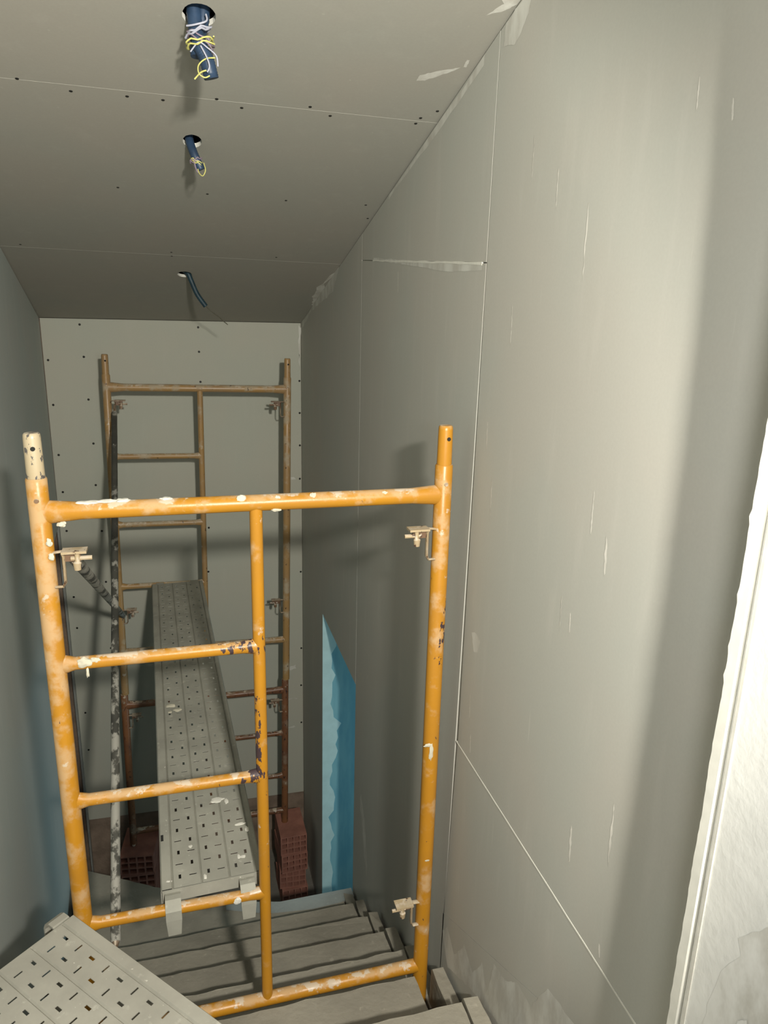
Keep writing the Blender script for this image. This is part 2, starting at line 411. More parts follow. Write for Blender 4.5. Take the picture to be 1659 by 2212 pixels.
for k, (y, z, h, w) in enumerate([(1.70, -0.30, 0.05, 0.006), (1.65, -0.45, 0.07, 0.005), (1.55, 0.33, 0.06, 0.004), (1.43, 0.25, 0.05, 0.005), (1.30, 0.14, 0.09, 0.005), (1.60, -0.02, 0.06, 0.005),
                                  (1.18, -0.36, 0.06, 0.006), (1.12, -0.43, 0.05, 0.010), (1.26, -0.60, 0.05, 0.004), (1.22, -0.61, 0.03, 0.006), (1.00, -0.95, 0.09, 0.006), (1.13, -1.08, 0.06, 0.010),
                                  (0.99, -1.22, 0.02, 0.008), (1.68, -1.19, 0.04, 0.007), (1.70, -1.08, 0.05, 0.006), (2.55, 0.10, 0.05, 0.005), (1.02, 0.32, 0.03, 0.004), (0.94, 0.28, 0.02, 0.006)]):
    smear(wr, [(y - w * 0.4, z - h * 0.7), (y, z - h * 0.8), (y + w * 0.6, z), (y + w * 0.7, z + h * 0.7), (y + w * 0.2, z + h * 0.6), (y - w * 0.2, z)], right3, 'film_thin', seed=30 + k, rough=0.12)

# side passage behind the opening (visible: its far jamb), closed so that only its own daylight enters
bm = bmesh.new(); box(bm, XR + 0.0095, 2.3, 3.957, 4.05, -4.05, -1.70)
jamb = mesh_obj('trim_1', bm, 'teal', base=(0.9, 3.957, -4.05))
tag(jamb, 'teal jamb of the low opening in the wall past the stairs', kind='structure')
skim = [(XR, -1.72), (XR, -4.04)]
random.seed(21)
for k in range(47):
    z = -4.04 + k * 0.049
    skim.append((XR + 0.052 + 0.022 * abs(math.sin(k * 0.55)) + 0.014 * random.uniform(-1, 1) + (0.035 if 26 < k < 32 else 0), z))
skim.append((XR + 0.16, -1.72))
bm = bmesh.new(); slab(bm, skim, [], lambda u, v, w: (u, 3.957 - 0.002 + w, v), 0.0018)
mesh_obj('skim_coat', bm, 'teal_skim', jamb)
bm = bmesh.new(); box(bm, XR + 0.11, 2.3, 3.0, 3.087, -4.05, -1.70)
tag(mesh_obj('wall_passage_near', bm, 'board', base=(1.5, 3.05, -4.05)), 'near side wall of the passage', kind='structure')
bm = bmesh.new(); box(bm, XR + 0.11, 2.3, 3.0, 4.05, -1.76, -1.66)
tag(mesh_obj('ceiling_passage', bm, 'board', base=(1.5, 3.5, -1.76)), 'low soffit over the side passage', kind='structure')
bm = bmesh.new(); box(bm, 2.3, 2.36, 2.9, 4.1, -4.05, -1.6)
tag(mesh_obj('wall_passage_end', bm, 'board', base=(2.3, 3.5, -4.05)), 'end wall of the side passage', kind='structure')

# near return of the right wall, plastered, with its torn board edge
XN = 0.69
bm = bmesh.new(); box(bm, XN, XN + 0.2, -1.6, 0.700, -1.538, 1.35)
wn = mesh_obj('wall_near', bm, 'plaster', base=(XN, 0, -1.538))
tag(wn, 'white plastered wall end beside the head of the stairs', kind='structure')
random.seed(5)
edge = []
n = 260
for k in range(n + 1):
    z = -1.53 + k * (2.75 / n)
    edge.append((0.722 + random.uniform(-0.0007, 0.0007) + 0.0006 * math.sin(k * 0.37) + (0.0022 if random.random() < 0.05 else 0), z))
strip = [(0.705, -1.53)] + edge + [(0.705, 1.22)]
bm = bmesh.new(); slab(bm, strip, [], lambda u, v, w: (XN - 0.004 + w, u, v), 0.0165)
mesh_obj('torn_board_edge', bm, 'core', wn)
def near3(u, v, w): return (XN + w, u, v)
M['grey_patch'] = M['film_grey']
smear(wn, [(0.60, -0.42), (0.55, -0.35), (0.45, -0.36), (0.40, -0.6), (0.52, -0.62), (0.60, -0.55)], near3, 'grey_patch', 'bare_board_patch', seed=51, rough=0.3)
smear(wn, [(0.62, -0.80), (0.56, -0.72), (0.40, -0.70), (0.40, -1.2), (0.64, -1.2), (0.655, -0.98)], near3, 'grey_patch', 'bare_board_patch', seed=52, rough=0.25)
smear(wn, [(0.60, -0.92), (0.585, -0.90), (0.565, -0.97), (0.575, -1.02), (0.592, -0.99)], near3, 'plaster', 'plaster_smear', off=0.0025, seed=53, rough=0.2)
bm = bmesh.new()
slab(bm, [(0.690, -1.53), (0.696, -1.53), (0.696, 1.2), (0.690, 1.2)], [], lambda u, v, w: (XN - 0.002 + w, u, v), 0.002)
mesh_obj('corner_bead', bm, 'smear', wn)

# ---- far wall
wb = empty('wall_back', (0, YB, -2))
tag(wb, 'grey plasterboard far wall dotted with black screws', kind='structure')
bm = bmesh.new(); slab(bm, [(-0.785, -3.52), (0.748, -3.55), (0.748, ZC(YB) - 0.004), (-0.775, ZC(YB) - 0.004)], [], back3, 0.0125); pbk = mesh_obj('plasterboard', bm, 'board_far', wb)
bm = bmesh.new(); box(bm, -1.2, 1.0, YB + 0.018, YB + 0.1, -4.05, 0.2); wobble(bm, 0.002, 3); mesh_obj('rough_base', bm, 'rough_base', wb)
for x, z in [(-0.562, -0.122), (0.115, -0.126), (-0.554, -0.309), (0.114, -0.273), (0.115, -0.457), (-0.548, -0.562), (-0.752, -0.329), (-0.748, -0.593), (-0.541, -0.832), (-0.745, -0.898),
             (-0.548, -1.095), (-0.742, -1.132), (-0.535, -1.396), (0.738, -0.452), (0.738, -0.66), (0.738, -0.875), (0.736, -1.102), (0.109, -0.929), (0.101, -1.047), (0.128, -1.412),
             (0.113, -1.72), (-0.742, -1.384), (-0.738, -1.831), (-0.736, -2.049), (0.738, -1.767), (0.738, -2.351), (0.735, -2.647), (0.735, -2.953), (-0.536, -1.742), (-0.539, -2.214), (-0.736, -2.673), (-0.738, -2.96)]:
    screw(pbk, (x, YB - 0.0008, z), (0, -1, 0), 0.0078)
smear(wb, [(0.735, -0.10), (0.745, -0.12), (0.742, -0.40), (0.736, -0.30)], back3, seed=61)
for k, (x, z, w, h) in enumerate([(0.66, -1.10, 0.05, 0.008), (0.66, -2.50, 0.04, 0.02), (0.66, -2.75, 0.05, 0.006), (0.64, -2.98, 0.05, 0.005), (0.62, -2.0, 0.04, 0.03)]):
    smear(wb, [(x - w, z - h), (x + w, z - h * 0.4), (x + w * 0.8, z + h), (x - w * 0.7, z + h * 0.6)], back3, seed=70 + k, rough=0.3)

# ---- left wall with a tall dark gap before the corner
wl = empty('wall_left', (-0.65, 2.5, -1.5))
tag(wl, 'blue-grey plasterboard wall on the far side of the scaffold', kind='structure')
bm = bmesh.new()
slab(bm, [(0.80, -4.05), (3.95, -4.05), (3.95, -1.330), (4.660, -1.330), (4.660, ZC(4.66) - 0.006), (0.80, ZC(0.80))], [], left3, 0.013)
mesh_obj('plasterboard', bm, 'board_left', wl)
bm = bmesh.new(); slab(bm, [(4.664, -4.05), (4.712, -4.05), (4.712, ZC(4.712) - 0.004), (4.664, ZC(4.664) - 0.004)], [], left3, 0.013); mesh_obj('corner_strip', bm, 'stud', wl)
bm = bmesh.new(); slab(bm, [(0.80, -4.05), (4.95, -4.05), (4.95, 0.2), (0.80, ZC(0.80))], [], lambda u, v, w: left3(u, v, 0.30 + w), 0.02); mesh_obj('cavity_back', bm, 'void', wl)
bm = bmesh.new(); box(bm, -1.15, XL(3.9) - 0.015, 3.85, 3.90, -4.05, -1.0); mesh_obj('cavity_side', bm, 'void', wl)
bm = bmesh.new(); box(bm, -1.15, XL(4.6) - 0.030, 3.85, 4.70, -1.30, -1.25); mesh_obj('cavity_head', bm, 'void', wl)

# ---- stairs: each step a part, with broken noses and a separate strip along the wall
stairs = empty('stairs', (0, 2.0, -2.95))
tag(stairs, 'rough unfinished cement stairs leading down under the scaffold', kind='structure')
def step_poly(bm, outline, ztop, zbot, seed, amp=0.006, slope=0.13):
    """outline: plan polygon; the top rim is subdivided and roughened"""
    random.seed(seed); fine = []
    n = len(outline)
    for i in range(n):
        a, b = outline[i], outline[(i + 1) % n]
        L = math.hypot(b[0] - a[0], b[1] - a[1]); k = max(1, int(L / 0.035))
        for j in range(k):
            t = j / k; fine.append((a[0] + (b[0] - a[0]) * t, a[1] + (b[1] - a[1]) * t))
    top = []; mid = []; bot = []; ymax = max(p[1] for p in outline)
    for (x, y) in fine:
        w = noise.noise_vector(Vector((x * 14, y * 14, seed)))
        w2 = noise.noise_vector(Vector((x * 40, y * 40, seed + 5)))
        top.append(bm.verts.new((x + w.x * amp, y - 0.010 + (w.y + 0.5 * w2.y) * amp, ztop + w2.z * 0.0015 + max(0.0, (ymax - y) - 0.03) * slope)))
        mid.append(bm.verts.new((x + w.x * amp, y + w.y * amp * 0.7, ztop - 0.014 + w.z * 0.003)))
        bot.append(bm.verts.new((x, y, zbot)))
    n = len(fine)
    bm.faces.new(top)
    for A, B in ((top, mid), (mid, bot)):
        for i in range(n): bm.faces.new((A[i], A[(i + 1) % n], B[(i + 1) % n], B[i]))
    bm.faces.new(bot[::-1])
def nose(i): return 3.060 - 0.262 * i, -2.95 + 0.1765 * i
XE = 0.682
for i in range(0, 8):
    y, z = nose(i); yb = y - 0.262 - 0.02 if i < 7 else 0.95
    bm = bmesh.new()
    if i == 0:
        out = [(XE, 3.06), (0.36, 3.055), (0.09, 3.12), (-0.23, 3.31), (-0.47, 3.45), (-0.66, 3.56), (-0.64, yb), (XE, yb)]
    elif i == 5:
        out = [(0.632, y), (XL(y) + 0.012, y), (XL(yb) + 0.012, yb), (XE, yb), (XE, y - 0.245), (0.632, y - 0.245)]
    else:
        out = [(XE, y), (XL(y) + 0.012, y), (XL(yb) + 0.012, yb), (XE, yb)]
    step_poly(bm, out, z, max(z - 0.42, -4.04) if i else -4.04, 100 + i, 0.006, 0.13 if i in range(1, 7) else 0.0)
    mesh_obj('step', bm, 'cement', stairs)
    if i > 0 or True:
        bm = bmesh.new(); x0 = 0.690 + (0.004 if i % 2 else 0)
        step_poly(bm, [(0.733, y + 0.004), (x0, y + 0.008), (x0, y - 0.272), (0.738, y - 0.272)], z + 0.004, z - 0.36, 200 + i, 0.005)
        mesh_obj('edge_strip', bm, 'cement', stairs)
bm = bmesh.new(); y, z = nose(0)
slab(bm, [(0.735, 3.062), (0.36, 3.057), (0.09, 3.122), (0.09, 3.075), (0.30, 3.00), (0.52, 2.975), (0.66, 2.985), (0.735, 3.0)], [], lambda u, v, w: (u, v, z + 0.0055 - w), 0.012); wobble(bm, 0.004, 20)
mesh_obj('plaster_lip', bm, 'cement_lip', stairs)
bm = bmesh.new(); box(bm, XR - 0.045, XR - 0.002, 0.70, 3.0, -4.04, -3.2); mesh_obj('gap_bed', bm, 'void', stairs)

# ------------------------------------------------------------------ scaffold frames
def latch(root, x, y, z, side, scale=1.0, cream=True, name='latch'):
    """hinged brace latch on a leg: strap bowed off the tube, a tab and a drop pin. side = +1 points to +x"""
    o = empty(name, (0, 0, 0)); o.parent = root; o.location = Vector((x, y, z)) - Vector(root['_o']); o['_o'] = (x, y, z)
    s = side; k = scale
    bm = bmesh.new()
    pth = [(x, y - 0.004, z + 0.030 * k), (x + s * 0.020 * k, y - 0.006, z + 0.033 * k), (x + s * 0.024 * k, y - 0.006, z + 0.020 * k), (x + s * 0.024 * k, y - 0.006, z - 0.045 * k), (x + s * 0.018 * k, y - 0.006, z - 0.056 * k), (x, y - 0.006, z - 0.056 * k)]
    tube(bm, pth, 0.0085 * k, 8, [(1, 0.40)] * 6); mesh_obj('strap', bm, 'latch_cream' if cream else 'latch', o, smooth=True)
    bm = bmesh.new(); box(bm, min(x + s * 0.022 * k, x + s * 0.078 * k), max(x + s * 0.022 * k, x + s * 0.078 * k), y - 0.024, y + 0.012, z + 0.030 * k, z + 0.036 * k)
    mesh_obj('tab', bm, 'latch_cream' if cream else 'latch', o)
    bm = bmesh.new(); box(bm, min(x + s * 0.026 * k, x + s * 0.062 * k), max(x + s * 0.026 * k, x + s * 0.062 * k), y - 0.004, y + 0.010, z + 0.006 * k, z + 0.030 * k)
    mesh_obj('hinge_block', bm, 'latch', o)
    bm = bmesh.new(); tube(bm, [(x + s * 0.055 * k, y - 0.010, z + 0.030 * k), (x + s * 0.055 * k, y - 0.010, z + 0.008 * k), (x + s * 0.054 * k, y - 0.010, z + 0.004 * k), (x + s * 0.054 * k, y - 0.010, z - 0.014 * k)], [0.006 * k, 0.006 * k, 0.010 * k, 0.008 * k], 10)
    tube(bm, [(x + s * 0.040 * k, y - 0.006, z + 0.014 * k), (x + s * 0.088 * k, y - 0.006, z + 0.014 * k)], 0.0055 * k, 8)
    mesh_obj('pin', bm, 'latch_cream' if cream else 'latch', o, smooth=True)
    return o
def scaffold_frame(base, half, H, mat, ladder, latches, lean=0.0, foot=0.0, rleg=0.0238, spigot=True, spig_mats=None, notch=()):
    """H: dict of heights above base. ladder = -1 rungs on the left half, +1 on the right half"""
    root = empty('frame_scaffold', base); bx, by, bz = base
    for s in (-1, 1):
        x = bx + s * half
        bm = bmesh.new(); tube(bm, [(x, by, bz + foot), (x, by, bz + H['leg'] * 0.5), (x, by, bz + H['leg'] - 0.003), (x, by, bz + H['leg'])], [rleg, rleg, rleg, rleg * 0.93], 20)
        leg = mesh_obj('leg', bm, mat, root, smooth=True)
        bm = bmesh.new(); tube(bm, [(x, by - rleg * 0.9, bz + H['leg'] - 0.05), (x, by - rleg - 0.0025, bz + H['leg'] - 0.05)], [0.0062, 0.005], 10); mesh_obj('rivet', bm, 'latch', leg, smooth=True)
        if spigot:
            sm = (spig_mats or (mat, mat))[0 if s < 0 else 1]
            r = rleg * 0.82; zt = bz + H['spigot']
            bm = bmesh.new(); tube(bm, [(x, by, bz + H['leg'] - 0.01), (x, by, zt - 0.012), (x, by, zt - 0.003), (x, by, zt)], [r * 1.04, r * 0.99, r * 0.94, r * 0.80], 20)
            sp = mesh_obj('spigot', bm, sm, root, smooth=True)
            bm = bmesh.new(); tube(bm, [(x + 0.003, by - r * 0.90, zt - 0.034), (x + 0.003, by - r - 0.0012, zt - 0.034)], 0.0052, 12); mesh_obj('pin_hole', bm, 'void', sp)
    def bar(name, xa, xb, h, r, fa=1.0, fb=1.0):
        xs = [xa, xa + 0.02 * (1 if xb > xa else -1), xa + (xb - xa) * 0.09, xa + (xb - xa) * 0.5, xb - (xb - xa) * 0.09, xb - 0.02 * (1 if xb > xa else -1), xb]
        fl = [(1, fa), (1, fa), (1, 1), (1, 1), (1, 1), (1, fb), (1, fb)]
        bm = bmesh.new(); tube(bm, [(x, by, bz + h) for x in xs], r, 16, fl)
        return mesh_obj(name, bm, mat, root, smooth=True)
    bar('top_bar', bx - half, bx + half, H['top'], 0.0212, 1.35, 1.3)
    bar('bottom_bar', bx - half, bx + half, H['bottom'], 0.0205, 1.1, 1.1)
    xe = bx + ladder * half
    for h in H['rungs']: bar('rung', xe, bx, h, 0.0165, 1.5, 1.25)
    bm = bmesh.new(); tube(bm, [(bx, by, bz + H['bottom']), (bx, by, bz + (H['bottom'] + H['top']) / 2), (bx, by, bz + H['top'])], 0.0165, 16); mesh_obj('middle_post', bm, mat, root, smooth=True)
    for (s, h, k, cream) in latches: latch(root, bx + s * (half - rleg * 0.8), by - 0.004, bz + h, -s, k, cream)
    root.rotation_euler = (0, lean, 0)
    return root
YF = 1.783; ZF = nose(4)[1]
HF = dict(leg=1.852, spigot=1.957, top=1.769, bottom=0.170, rungs=(1.374, 0.975, 0.574))
front = scaffold_frame((0.166, YF, ZF), 0.501, HF, 'yellow', -1, [(1, 1.645, 1, True), (1, 0.405, 1, True), (-1, 1.640, 1, True), (-1, 0.405, 1, True)], spig_mats=('spigot_white', 'yellow'))
tag(front, 'bright yellow scaffold frame splashed with plaster, standing across the stairs in front', 'scaffold frame', 'scaffold frames on the stairs')
# plaster blobs on the front frame
def blob(parent, p, r, sc, mat='cream', seed=0, name='plaster_blob'):
    bm = bmesh.new(); bmesh.ops.create_icosphere(bm, subdivisions=3, radius=r)
    for v in bm.verts: v.co += v.co.normalized() * noise.noise(v.co * (1.6 / r) + Vector((seed, 0, 0))) * r * 0.45
    bmesh.ops.scale(bm, verts=bm.verts, vec=sc); bmesh.ops.translate(bm, verts=bm.verts, vec=Vector(p))
    return mesh_obj(name, bm, mat, parent, smooth=True)
zr = ZF + 1.374
blob(front, (-0.268, YF - 0.014, zr + 0.006), 0.013, (1.35, 0.5, 1.0), seed=1)
blob(front, (-0.243, YF - 0.012, zr + 0.009), 0.010, (1.2, 0.5, 0.8), seed=2)
blob(front, (-0.262, YF - 0.014, zr - 0.022), 0.0075, (0.55, 0.5, 1.7), seed=3)
zt = ZF + 1.769
for k, (x, dz, r, s) in enumerate([(-0.225, 0.020, 0.011, (2.6, 1, 0.42)), (-0.185, 0.021, 0.011, (2.2, 1, 0.4)), (-0.15, 0.021, 0.010, (1.8, 1, 0.5)), (-0.05, 0.021, 0.010, (1.4, 1, 0.4)), (0.13, 0.013, 0.012, (1, 0.5, 1.1)), (0.215, -0.017, 0.009, (1.3, 0.6, 0.5)), (0.22, 0.014, 0.006, (1.2, 0.7, 1.0)), (0.31, 0.013, 0.009, (1.0, 0.5, 1.2)), (-0.288, -0.028, 0.008, (1.2, 0.6, 0.8)), (0.50, 0.012, 0.007, (1.2, 0.5, 1.0))]):
    blob(front, (x, YF - (0.002 if dz > 0.018 else 0.013), zt + dz), r, s, 'smear' if k < 4 else 'cream', seed=10 + k)
for k, (x, z, r, s) in enumerate([(-0.318, ZF + 1.70, 0.008, (0.9, 0.5, 1.5)), (-0.316, ZF + 1.665, 0.009, (0.8, 0.5, 1.2)), (0.662, ZF + 0.985, 0.010, (0.75, 0.35, 3.4)), (0.650, ZF + 1.01, 0.008, (1.6, 0.4, 0.8)), (0.665, ZF + 0.60, 0.006, (1.4, 0.4, 0.8))]):
    blob(front, (x, YF - 0.022, z), r * 0.9, s, 'cream', seed=40 + k)
blob(front, (0.085, YF - 0.0155, ZF + 0.574), 0.010, (1, 0.35, 1.2), 'smear', seed=50)

YK = 4.315
HB = dict(leg=1.835, spigot=1.945, top=1.765, bottom=0.150, rungs=(1.372, 0.965, 0.578))
back = scaffold_frame((0.072, YK, -2.220), 0.503, HB, 'ochre', -1, [(1, 1.66, 1, False), (1, 0.40, 1, False), (-1, 1.66, 1, False), (-1, 0.40, 1, False)], lean=math.radians(0.9), foot=-0.135, rleg=0.0225)
tag(back, 'dull ochre scaffold frame upright against the far wall, upper one of its stack', 'scaffold frame', 'scaffold frames on the stairs')
ZBR = -3.470
HL = dict(leg=1.115, spigot=1.16, top=1.035, bottom=0.10, rungs=(0.71, 0.38))
low = scaffold_frame((0.048, YK, ZBR), 0.503, HL, 'rust', 1, [(1, 0.935, 1, False), (-1, 0.935, 1, False)], lean=math.radians(0.8), rleg=0.0225, spigot=False)
tag(low, 'rust-brown scaffold frame standing on hollow bricks below the ochre one', 'scaffold frame', 'scaffold frames on the stairs')

# ------------------------------------------------------------------ cross braces
def brace(p0, p1, label, r=0.0150):
    p0 = Vector(p0); p1 = Vector(p1); d = (p1 - p0); base = tuple(p0)
    root = empty('cross_brace', base)
    bm = bmesh.new()
    n = 24; pts = [p0 + d * (0.02 + 0.96 * k / n) for k in range(n + 1)]
    tube(bm, pts, [r * (1 + 0.015 * math.sin(k * 2.1)) for k in range(n + 1)], 14); mesh_obj('pole', bm, 'brace', root, smooth=True)
    for a, b in ((p0, p0 + d * 0.024), (p1, p1 - d * 0.024)):
        bm = bmesh.new(); tube(bm, [a, a + (b - a) * 0.6, b], [0.017, 0.017, 0.014], 10, [(0.3, 1), (0.3, 1), (1, 1)]); mesh_obj('flattened_end', bm, 'latch', root, smooth=True)
    tag(root, label, 'scaffold brace', 'cross braces between the frames')
    return root
brace((-0.270, 1.835, -1.875), (-0.368, YK - 0.02, -0.555), 'dark plaster-splashed brace pole rising steeply to the far frame')
brace((-0.277, YF + 0.03, -0.600), (-0.405, YK - 0.02, -1.815), 'grey brace pole slanting down from the yellow frame past the steep pole')
bm_p = Vector((-0.3185, 2.98, -1.235))
# cream plaster ring stuck on the steep pole
bm = bmesh.new(); tube(bm, [(-0.3405, 3.557, -0.937), (-0.3412, 3.575, -0.928)], [0.0185, 0.0175], 14)
rg = mesh_obj('plaster_dab', bm, 'cream', bpy.data.objects['cross_brace'], smooth=True)

# ------------------------------------------------------------------ perforated planks
def plank(base, yaw, pitch, L, w, mat, hooks, label, depth=0.048, pitch_row=0.0508, roll_hook=0.0):
    """local: length +y from the near end, width x, deck top z = 0"""
    root = empty('scaffold_plank', base); ox, oy, oz = base
    bm = bmesh.new()
    fr = [0.0, 0.105, 0.2425, 0.3925, 0.535, 0.675, 0.8175, 0.94, 1.0]
    X = [-w / 2 + f * w for f in fr]
    nrow = int((L - 0.03) / pitch_row); y0 = 0.018
    def V(x, y, z): return bm.verts.new((ox + x, oy + y, oz + z))
    gw = 0.0035
    # side strips and the strip before and after the rows
    def quad(a, b, c, d): bm.faces.new((V(*a), V(*b), V(*c), V(*d)))
    def flat(x0, x1, ya, yb, z=0): quad((x0, ya, z), (x1, ya, z), (x1, yb, z), (x0, yb, z))
    flat(X[0], X[1] - gw, 0, L, 0.002); flat(X[7] + gw, X[8], 0, L, 0.002)
    for xa in (X[1], X[3], X[5], X[7]):                    # pressed grooves
        za = 0.002 if xa == X[1] else 0.0; zb = 0.002 if xa == X[7] else 0.0
        quad((xa - gw, 0, za), (xa, 0, -0.0045), (xa, L, -0.0045), (xa - gw, L, za)); quad((xa, 0, -0.0045), (xa + gw, 0, zb), (xa + gw, L, zb), (xa, L, -0.0045))
    ends = [(X[1] + gw, X[2]), (X[2], X[3] - gw), (X[3] + gw, X[4]), (X[4], X[5] - gw), (X[5] + gw, X[6]), (X[6], X[7] - gw)]
    yend = y0 + nrow * pitch_row
    for (xa, xb) in ends: flat(xa, xb, 0, y0); flat(xa, xb, yend, L)
    for c, (xa, xb) in enumerate(ends):
        for r in range(nrow):
            ya = y0 + r * pitch_row; yb = ya + pitch_row; cx = (xa + xb) / 2; cy = (ya + yb) / 2
            hx, hy = (0.0036, 0.0092) if (r + c) % 2 == 0 else (0.0105, 0.0028)
            o_ = [V(xa, ya, 0), V(xb, ya, 0), V(xb, yb, 0), V(xa, yb, 0)]
            i_ = [V(cx - hx, cy - hy, 0), V(cx + hx, cy - hy, 0), V(cx + hx, cy + hy, 0), V(cx - hx, cy + hy, 0)]
            d_ = [V(cx - hx, cy - hy, -0.002), V(cx + hx, cy - hy, -0.002), V(cx + hx, cy + hy, -0.002), V(cx - hx, cy + hy, -0.002)]
            for k in range(4):
                bm.faces.new((o_[k], o_[(k + 1) % 4], i_[(k + 1) % 4], i_[k])); bm.faces.new((i_[k], i_[(k + 1) % 4], d_[(k + 1) % 4], d_[k]))
    bmesh.ops.remove_doubles(bm, verts=bm.verts, dist=0.0002)
    deck = mesh_obj('deck', bm, mat, root)
    for f in deck.data.polygons:
        pass
    for s in (-1, 1):
        bm = bmesh.new(); xe = s * w / 2
        pts = [(xe, 0.002), (xe + s * 0.004, -0.004), (xe + s * 0.004, -depth), (xe - s * 0.016, -depth), (xe - s * 0.016, -depth + 0.0025), (xe + s * 0.0015, -depth + 0.0025), (xe + s * 0.0015, -0.003), (xe, -0.001)]
        A = [V(x, 0, z) for x, z in pts]; B = [V(x, L, z) for x, z in pts]; n = len(pts)
        for k in range(n): bm.faces.new((A[k], A[(k + 1) % n], B[(k + 1) % n], B[k]))
        bm.faces.new(A[::-1]); bm.faces.new(B)
        mesh_obj('side_flange', bm, mat, root)
    for ye in (0.0, L):
        bm = bmesh.new(); ya, yb = (ye - 0.003, ye) if ye == 0 else (ye, ye + 0.003)
        box(bm, ox - w / 2, ox + w / 2, oy + ya, oy + yb, oz - depth + 0.006, oz - 0.001); mesh_obj('end_plate', bm, mat, root)
    for (fx, end, drop) in hooks:
        s = -1 if end == 0 else 1; ye = 0 if end == 0 else L; x = -w / 2 + fx * w
        bm = bmesh.new()
        pr = [(0.004, -0.010), (0.016, -0.006), (0.034, -0.006), (0.048, -0.014), (0.056, -0.030), (0.057, -0.060), (0.053, -drop)]
        hw = 0.022
        th = 0.006
        rows = []
        for k, (a, z) in enumerate(pr):
            b = pr[min(k + 1, len(pr) - 1)]; c = pr[max(k - 1, 0)]
            dx, dz = b[0] - c[0], b[1] - c[1]; l = math.hypot(dx, dz); nx, nz = -dz / l, dx / l
            wv = hw * (0.82 if k == len(pr) - 1 else 1)
            rows.append([V(x - wv, ye + s * a, z), V(x + wv, ye + s * a, z), V(x + wv, ye + s * (a - nx * th), z - nz * th), V(x - wv, ye + s * (a - nx * th), z - nz * th)])
        for k in range(len(rows) - 1):
            for j in range(4): bm.faces.new((rows[k][j], rows[k][(j + 1) % 4], rows[k + 1][(j + 1) % 4], rows[k + 1][j]))
        bm.faces.new(rows[0][::-1]); bm.faces.new(rows[-1])
        mesh_obj('hook', bm, mat, root)
    root.rotation_euler = Euler((pitch, 0, yaw), 'XYZ')
    tag(root, label, 'scaffold plank', 'perforated steel planks')
    return root
p1 = plank((0.018, 1.824, -1.634), math.radians(2.35), 0.010, 2.435, 0.287, 'galv', [(0.10, 0, 0.115), (0.84, 0, 0.115), (0.15, 1, 0.10), (0.85, 1, 0.10)],
           'long perforated steel plank hooked between the yellow and the ochre frame')
# dried plaster dabs and the big slot on the long plank
def plank_pt(root, x, y, z): return Vector(root['_o']) + Vector((x, y, z))
for k, (x, y, r, s) in enumerate([(0.045, 0.36, 0.013, (1.6, 1.0, 0.18)), (0.075, 0.345, 0.008, (0.8, 1.6, 0.2)), (-0.085, 1.02, 0.016, (1.3, 0.8, 0.2)), (-0.06, 0.98, 0.012, (1.2, 1.0, 0.2)), (-0.09, 0.97, 0.008, (1, 1, 0.2)), (0.085, 0.075, 0.007, (0.7, 1.4, 0.2)), (0.098, 0.072, 0.007, (1, 1, 0.2)), (0.105, 0.22, 0.010, (1.7, 0.6, 0.2)), (0.125, 0.19, 0.008, (0.9, 1.5, 0.2)), (-0.055, 0.16, 0.006, (1, 1, 0.2)), (-0.125, 0.03, 0.007, (1.4, 0.8, 0.2)), (-0.02, 0.02, 0.006, (0.7, 1.7, 0.2))]):
    blob(p1, plank_pt(p1, x, y, 0.001), r, s, 'cream' if k in (2, 3, 4) else 'smear', seed=80 + k)
bm = bmesh.new(); box(bm, 0.018 - 0.1425, 0.018 - 0.1345, 1.824 + 0.205, 1.824 + 0.233, -1.634 + 0.0018, -1.634 + 0.0026); mesh_obj('slot', bm, 'void', p1)
u = Vector((0.667, -0.745)); 
# near plank: local +y runs along u, local x to its right-hand side is (-u.y ... ) ; end corner touches the yellow leg
yaw2 = math.atan2(-u.x, u.y)
w2 = 0.288
ax = Vector((math.cos(yaw2), math.sin(yaw2)))           # local +x in plan
corner = Vector((-0.328, 1.626))
cen = corner + ax * (w2 / 2) if ax.dot(Vector((-0.745, -0.667))) > 0 else corner - ax * (w2 / 2)
sgn = 1 if ax.dot(Vector((-0.745, -0.667))) > 0 else -1
hk = [(0.09 if sgn > 0 else 0.91, 0, 0.085)]
p2 = plank((cen.x, cen.y, -1.488), yaw2, 0.0, 1.30, w2, 'galv_near', hk, 'dusty perforated steel plank lying diagonally across the top step in front')

